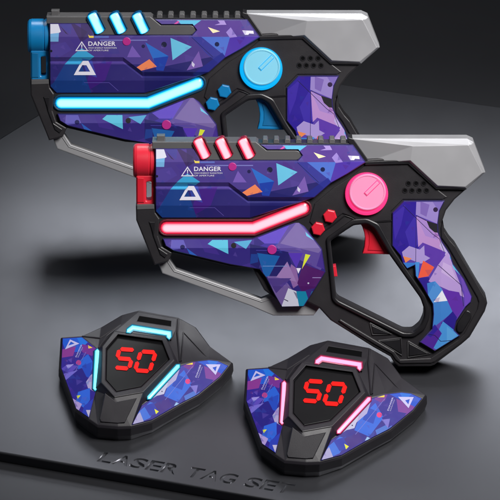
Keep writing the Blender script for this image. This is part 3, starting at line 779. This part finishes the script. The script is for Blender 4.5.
# ================================================================== TARGET BADGES
def plane3(a, b, c):
    """height as an affine function of the pixel, through three (px,py,h) points"""
    m = Matrix(((a[0], a[1], 1), (b[0], b[1], 1), (c[0], c[1], 1)))
    s = m.inverted() @ Vector((a[2], b[2], c[2]))
    return lambda x, y: s[0]*x + s[1]*y + s[2]
def build_badge(theme, ox, oy, label, group, seed):
    strip = M_strip_blue if theme == 'blue' else M_strip_pink
    O = G(147 + ox, 372 + oy, 0)
    r = root('target_badge', O, label, 'target badge', group)
    def D(x, y, h): return G(x + ox, y + oy, (h + 3)*MM) - O
    hs_l = plane3((60.5, 368, 15), (98, 349, 24), (90, 419, 16.5))
    hs_r = plane3((229.6, 366, 15.5), (179, 364, 26), (131, 425, 16.5))
    hhex = plane3((118, 334, 30), (170, 359, 30), (116, 392, 29.5))
    W = {}
    def v(k, x, y, h): W[k] = (x, y, h)
    v('r0', 62, 337.5, hs_l(62, 337.5)); v('r1', 82, 336.2, hs_l(82, 336.2)); v('r2', 101, 327.5, 21); v('r3', 122, 315, 24); v('r4', 139, 310.5, 27); v('r5', 178, 317.6, 27)
    v('r6', 195, 327, 23); v('r7', 209, 346, 20); v('r8', 231.6, 362.4, 16)
    v('k4', 229.6, 365.4, hs_r(229.6, 365.4)); v('k3', 218, 360.3, hs_r(218, 360.3)); v('k2', 209, 359.3, hs_r(209, 359.3)); v('k1', 194, 361.2, hs_r(194, 361.2)); v('q0', 179, 364.5, hs_r(179, 364.5))
    v('r10', 220, 377.5, hs_r(220, 377.5)); v('r11', 198, 395.5, hs_r(198, 395.5)); v('r12', 182, 403.5, hs_r(182, 403.5)); v('r13', 152, 420.5, hs_r(152, 420.5)); v('r14', 131, 426, hs_r(131, 426))
    v('r15', 118, 426.5, 16.5); v('r16', 98, 424.8, 16.5); v('r17', 89.5, 419, hs_l(89.5, 419)); v('r18', 76, 409.6, hs_l(76, 409.6)); v('r19', 60.3, 368, hs_l(60.3, 368))
    v('w0', 98, 349, hs_l(98, 349)); v('s0', 93.5, 390, hs_l(93.5, 390)); v('s3', 142, 404.5, hs_r(142, 404.5)); v('q1', 148, 399.5, hs_r(148, 399.5))
    for k, x, y in (('b0', 114, 331), ('b1', 166, 337.6), ('b2', 174.5, 360), ('b3', 143, 392.5), ('b4', 114.5, 397.5), ('b5', 101, 382.5), ('b6', 102, 346.5)):
        v(k, x, y, hhex(x, y) + 1.2)
    for k, x, y in (('c0', 118, 334.5), ('c1', 162, 340.6), ('c2', 169.6, 359.4), ('c3', 141, 387.4), ('c4', 116, 392.4), ('c5', 105.2, 380.4), ('c6', 106, 348.2)):
        v(k, x, y, hhex(x, y)); v('x'+k, x + (137-x)*.03, y + (363-y)*.03, hhex(x, y) - 2.2)
    v('w1', 120.5, 325, 28)
    Fs = [('r4', 'r5', 'b1', 'b0'), ('r3', 'r4', 'b0', 'w1'), ('r2', 'r3', 'w1'), ('r2', 'w1', 'w0'), ('r1', 'r2', 'w0'), ('w0', 'w1', 'b0', 'b6'),
          ('r0', 'r1', 'w0', 's0', 'r17', 'r18', 'r19'), ('w0', 'b6', 'b5', 's0'), ('s0', 'b5', 'b4', 'r16'), ('s0', 'r16', 'r17'), ('b4', 'b3', 'r14', 'r15'), ('b4', 'r15', 'r16'),
          ('b3', 's3', 'r14'), ('b3', 'q1', 's3'), ('b2', 'q0', 'q1', 'b3'), ('b1', 'r5', 'q0', 'b2'), ('r5', 'r6', 'k1', 'q0'), ('r6', 'r7', 'k1'), ('r7', 'k2', 'k1'), ('r7', 'r8', 'k3', 'k2'), ('r8', 'k4', 'k3'),
          ('q0', 'k1', 'k2', 'k3', 'k4', 'r10', 'r11', 'r12', 'r13', 'r14', 's3', 'q1')]
    n = 7
    for i in range(n):
        j = (i+1) % n
        Fs.append(('b%d' % i, 'b%d' % j, 'c%d' % j, 'c%d' % i)); Fs.append(('c%d' % i, 'c%d' % j, 'xc%d' % j, 'xc%d' % i))
    Fs.append(tuple('xc%d' % i for i in range(n)))
    ring = ['r0', 'r1', 'r2', 'r3', 'r4', 'r5', 'r6', 'r7', 'r8', 'k4', 'r10', 'r11', 'r12', 'r13', 'r14', 'r15', 'r16', 'r17', 'r18', 'r19']
    bm = bmesh.new(); bvs = {k: bm.verts.new(D(*q)) for k, q in W.items()}
    for f in Fs:
        if len(f) > 4:
            fl, tr = tess([[(W[k][0], W[k][1]) for k in f]])
            for t in tr: bm.faces.new([bvs[f[k]] for k in t])
        else: bm.faces.new([bvs[k] for k in f])
    # side wall: a shallow outward step, then straight down
    cen = sum((bvs[k].co for k in ring), Vector()) / len(ring)
    lvl = [[bvs[k] for k in ring]]
    for dz, out in ((0.0022, 1.6), (0.0115, 2.0), (None, 0.2)):
        row = []
        for k in ring:
            p = bvs[k].co; dr = Vector((p.x-cen.x, p.y-cen.y, 0)).normalized()
            z = 0.0 if dz is None else max(p.z - dz, 0.0045)
            q = Vector((p.x, p.y, 0)) + dr*out*MM; row.append(bm.verts.new((q.x, q.y, z)))
        lvl.append(row)
    for a, b in zip(lvl[:-1], lvl[1:]):
        for i in range(len(a)):
            j = (i+1) % len(a); bm.faces.new((a[i], a[j], b[j], b[i]))
    bm.faces.new(lvl[-1])
    bmesh.ops.recalc_face_normals(bm, faces=bm.faces)
    es = [e for e in bm.edges if len(e.link_faces) == 2 and e.calc_face_angle() > .12 and e.calc_length() > .003]
    bmesh.ops.bevel(bm, geom=es, offset=.0005, segments=2, affect='EDGES', profile=.5)
    body = finish(bm, 'casing', M_body, r)
    def on(hf, lift=0.0): return lambda x, y, d, dr=None: D(x, y, hf(x, y) + d)
    def plate(name, poly, hf, top, m, parent=r, holes=(), bev=.5, bottom=-3): return solid(name, poly, top, m, parent, holes=holes, bev=bev, back=bottom, place=on(hf))
    # raised ribs and plates on the casing
    htop = plane3(W['r4'], W['r5'], W['b0'])
    plate('strap_frame', [(138, 311.6), (177, 318.4), (176, 330), (171.5, 340), (167, 338), (114.6, 331.5), (121, 326)], htop, 1.3, M_body, holes=[[(139.5, 316.2), (171, 321.2), (170.6, 326.2), (137.2, 321.2)]], bev=.6)
    plate('strap_slot_shade', [(139.3, 316), (171.2, 321), (170.8, 326.4), (137, 321.4)], htop, .85, M_hole_shade, bev=0)  # near-black plate in place of the shaded opening
    hpan = plane3(W['b4'], W['r16'], (131, 426, 16.8))
    plate('chin_plate', [(105, 393), (116.5, 402), (137, 398), (125, 422.6), (118, 423.4), (101, 422), (99.5, 419)], hpan, 1.0, M_body, bev=.7, bottom=-6)
    plate('display_bezel', [W['b%d' % i][:2] for i in range(7)], hhex, 2.4, M_body, holes=[[W['c%d' % i][:2] for i in range(7)]], bev=.8, bottom=-2)
    bm = bmesh.new()
    hl = plane3(W['w0'], W['r2'], W['w1']); 
    def rib(pts, rad): b2 = bmesh.new(); tube(b2, [D(*p) for p in pts], rad); finish(b2, 'casing_rib', M_body, r)
    rib([W['r1'][:2] + (W['r1'][2]+.2,), (100, 338, hl(100, 338)+.3), (121, 324.4, 28.3)], .0008)
    rib([(98.6, 347.6, 24.6), (107, 336, 27.6), (120.8, 325.4, 28.4)], .0008)
    hw = plane3(W['r5'], W['r6'], W['k1'])
    rib([(183.5, 332, hw(183.5, 332)+.4), (181.4, 361, hw(181.4, 361)+.2)], .0006)
    rib([(183.5, 332, hw(183.5, 332)+.4), (207, 357.5, hw(207, 357.5)+.4)], .0006)
    rib([(178.6, 318.8, 27.2), (177.4, 333, 27.9), (180, 362, 26.3)], .0009)
    bm.free()
    # printed skins
    PB = [(40, 60, 190), (70, 40, 160), (30, 25, 120), (60, 110, 215), (120, 60, 160), (90, 70, 190), (25, 40, 150), (130, 120, 200)]
    skl = [(62.4, 338.2), (82, 337), (96.6, 348.8), (93.4, 351.4), (92.2, 389.4), (95.6, 391.6), (89, 418), (76, 409), (60.9, 368)]
    skr = [(180.6, 365.6), (194, 361.6), (209, 359.9), (218, 360.9), (228.4, 365.8), (219.6, 377), (197.8, 394.8), (181.8, 402.8), (152, 419.8), (131.8, 425), (141.5, 405.6), (148.6, 400.8), (151.6, 398.6)]
    sh_l = [
     ([(60, 336), (84, 334), (80, 352), (66, 352)], (26, 84, 200)),
     ([(76, 336), (90, 340), (82, 348)], (30, 112, 215)), ([(60, 350), (76, 346), (73, 356), (60, 358)], (130, 50, 140)),
     ([(82, 344), (98, 348), (92, 356), (82, 352)], (112, 44, 140)),
     ([(78, 362), (88, 354), (94, 364), (90, 374), (78, 372)], (36, 92, 205)), ([(82, 366), (92, 362), (90, 378), (84, 376)], (30, 70, 185)),
     ([(70, 372), (82, 368), (88, 380), (78, 396), (68, 384)], (34, 28, 128)), ([(90, 376), (94, 372), (95, 392), (88, 388), (86, 382)], (170, 160, 205)),
     ([(61, 369), (68, 364), (78, 366), (70, 374)], (88, 70, 180)), ([(63, 374), (78, 370), (66, 380)], (110, 100, 200)),
     ([(78, 392), (90, 388), (90, 400), (84, 408), (76, 402)], (44, 98, 215)), ([(72, 398), (82, 404), (78, 412), (72, 406)], (170, 150, 210)),
     ([(84, 406), (94, 398), (90, 420), (82, 414)], (40, 60, 180)), ([(86, 410), (93, 410), (89, 418)], (190, 185, 215)),
     ([(88, 345), (92.6, 347.8), (88.4, 348.4)], (238, 210, 60)), ([(76.6, 395.6), (80.6, 395.2), (77.8, 399)], (225, 225, 50)),
     (stripe((75, 372), (86, 352), .4), (120, 120, 200)),
     (disc(78.6, 362.6, 2.6, 12), (222, 60, 130)), (disc(93.2, 378, .7, 8), (40, 30, 70)), ([(66, 365), (74, 364), (68, 369)], (150, 140, 215)),
     ]
    sh_r = [
     ([(196, 361), (216, 358), (232, 366), (222, 378), (206, 366)], (22, 78, 200)), ([(206, 359), (220, 360), (212, 368)], (30, 110, 215)),
     ([(204, 366), (214, 370), (222, 374), (214, 382), (206, 380)], (120, 54, 150)), ([(184, 362), (196, 361), (193, 368), (183, 372)], (110, 44, 140)),
     ([(166, 378), (182, 366), (190, 370), (182, 384)], (60, 50, 160)),
     ([(168, 386), (184, 370), (192, 384), (178, 402), (164, 396)], (44, 100, 215)), ([(176, 374), (186, 378), (182, 390), (172, 386)], (30, 66, 180)),
     ([(150, 400), (180, 368), (176, 380), (160, 394)], (170, 165, 210)), ([(160, 384), (170, 378), (164, 394), (156, 396)], (190, 190, 220)),
     ([(184, 396), (196, 390), (200, 392), (186, 402)], (70, 110, 200)),
     ([(190, 384), (204, 378), (214, 380), (196, 394)], (40, 26, 140)),
     ([(134, 416), (150, 402), (158, 404), (150, 418), (136, 424)], (46, 104, 215)), ([(144, 406), (156, 402), (160, 412), (150, 416)], (34, 50, 170)),
     ([(154, 404), (168, 398), (172, 406), (160, 414)], (58, 30, 130)), ([(132, 420), (140, 412), (144, 422), (134, 426)], (165, 160, 205)),
     ([(183, 364.6), (192.8, 362), (192.6, 364.6)], (238, 210, 60)), ([(154.4, 408.8), (158.8, 411.4), (156, 414.2)], (230, 230, 50)),
     (stripe((165, 400), (193, 366), .4), (120, 120, 200)), (disc(187.8, 381.4, 2.6, 12), (222, 60, 130)), (disc(162, 391.4, .7, 8), (40, 30, 70)),
     ([(190, 386), (198, 385), (196, 394)], (120, 110, 200)), ([(176, 402), (180, 404), (174, 406)], (150, 190, 230)),
     ]
    zl = lambda x, y: hs_l(x, y); 
    def pl_place(hf): return lambda x, y, d, dr=None: D(x, y, hf(x, y) + d)
    for nm_, po, sh, hf, sd in (('print_skin', skl, sh_l, hs_l, seed), ('print_skin', skr, sh_r, hs_r, seed+3)):
        panel(nm_, po, lambda p: pattern(p, (44, 30, 140), sh, (), (46, 1.6, 5, .6), sd, fine=40), lambda x, y: 1.3, -1, M_skin2, r, both=False, bev=.5, place=pl_place(hf), edge=(50, 44, 130))
    def flat(name, loops, hf, m=M_print, lift=1.5):
        bm = bmesh.new(); lps = [ccw(loops[0])] + [ccw(h)[::-1] for h in loops[1:]]
        fl, tr = tess(lps); vs = [bm.verts.new(D(p[0], p[1], hf(*p) + lift)) for p in fl]
        for t in tr: bm.faces.new([vs[k] for k in t])
        return finish(bm, name, m, r)
    # logo: flat triangle with a smaller triangle cut out
    flat('logo_mark', [[(65, 349.4), (70, 339.4), (79.4, 343.6)], [(68.2, 345.6), (70.9, 341.6), (74.6, 343.6)]], hs_l)
    flat('logo_mark', [[(205.6, 364.2), (220.6, 364.4), (215.6, 375)], [(212.4, 367.6), (216.8, 366.4), (215.4, 371.4)]], hs_r)
    def tx(x0, y0, ux, uy, vx, vy, hf): return lambda u, q: D(x0 + ux*u + vx*q, y0 + uy*u + vy*q, hf(x0 + ux*u + vx*q, y0 + uy*u + vy*q) + 1.5)
    text_on('lettering', 'DANGER', tx(76.4, 357.4, 5.8, -12.6, -1.2, -.55, hs_l), M_print, r, .02)
    text_on('lettering', 'RADIATION', tx(78.4, 357.6, 4.6, -10, -.9, -.4, hs_l), M_print, r, 0)
    text_on('lettering', 'DANGER', tx(196.6, 377.6, 4.8, -12.8, -1.4, -.5, hs_r), M_print, r, .02)
    text_on('lettering', 'RADIATION', tx(198.6, 377.8, 4, -10.6, -.9, -.3, hs_r), M_print, r, 0)
    # light strips; their dim coloured edge imitates a halo
    def quad_light(name, line, hw, hf, d=1.6): return light_bar(name, line, hw, d, strip, r, bulge=.9, steps=(1, .62, .52, .3, 0), gl=(0, .12, .8, 1, 1), caps=2, place=pl_place(hf), base=0)
    hfl = plane3(W['w0'], W['b6'], W['s0']); hfr = plane3(W['q0'], W['q1'], W['b2'])
    quad_light('light_strip', [(97.2, 351), (95.2, 388.6)], 3.3, lambda x, y: hs_l(x, y) + .2)
    quad_light('light_strip', [(178.2, 366), (149, 397.6)], 3.2, lambda x, y: hs_r(x, y) + .2)
    quad_light('light_strip', [(128.4, 331), (132.8, 327.6), (168.8, 333.4), (169, 337)], 3.5, htop)
    # display
    hexp = [(118.6, 335.3), (161.6, 341.2), (168.6, 359.4), (140.6, 386.4), (116.3, 391.2), (106.2, 379.8), (107, 348.8)]
    disp = plate('display', hexp, hhex, -.5, M_glass, bev=.4, bottom=-2)
    segs = {'a': ((0, 1), (1, 1)), 'b': ((1, 1), (1, .5)), 'c': ((1, .5), (1, 0)), 'd': ((0, 0), (1, 0)), 'e': ((0, .5), (0, 0)), 'f': ((0, 1), (0, .5)), 'g': ((0, .5), (1, .5))}
    for ch, TLp, TRp, BLp, BRp, lit in (('5', (119.6, 349), (134.6, 350), (114.6, 367.4), (129, 368.6), 'afgcd'), ('0', (141, 351.4), (155.8, 352.4), (135, 370.2), (149.6, 371.2), 'abcdef')):
        bm = bmesh.new()
        def Q(u, q):
            t = Vector(TLp).lerp(Vector(TRp), u); b = Vector(BLp).lerp(Vector(BRp), u); return b.lerp(t, q)
        for s in lit:
            (u0, v0), (u1, v1) = segs[s]
            a, b = Q(u0, v0), Q(u1, v1); t = (b-a).normalized(); a = a + t*.5; b = b - t*.5
            nn = Vector((-t.y, t.x))*2.05; e = t*1.5
            pts = [a, a+e+nn, b-e+nn, b, b-e-nn, a+e-nn]
            top = [bm.verts.new(D(p.x, p.y, hhex(p.x, p.y) + .0)) for p in pts]; bot = [bm.verts.new(D(p.x, p.y, hhex(p.x, p.y) - .7)) for p in pts]
            bm.faces.new(top)
            for i in range(6): bm.faces.new((top[i], top[(i+1) % 6], bot[(i+1) % 6], bot[i]))
        finish(bm, 'digit', M_digit, disp)
    return r
GB = 'target badges of the set'
build_badge('blue', 0, 0, 'black target badge with cyan light strips and red 50, left of the pink-lit badge', GB, 11)
bd2 = build_badge('pink', 189.5, 33, 'black target badge with pink light strips and red 50, right of the cyan-lit badge', GB, 11)

bd2.scale = (1.05, 1.05, 1.05)
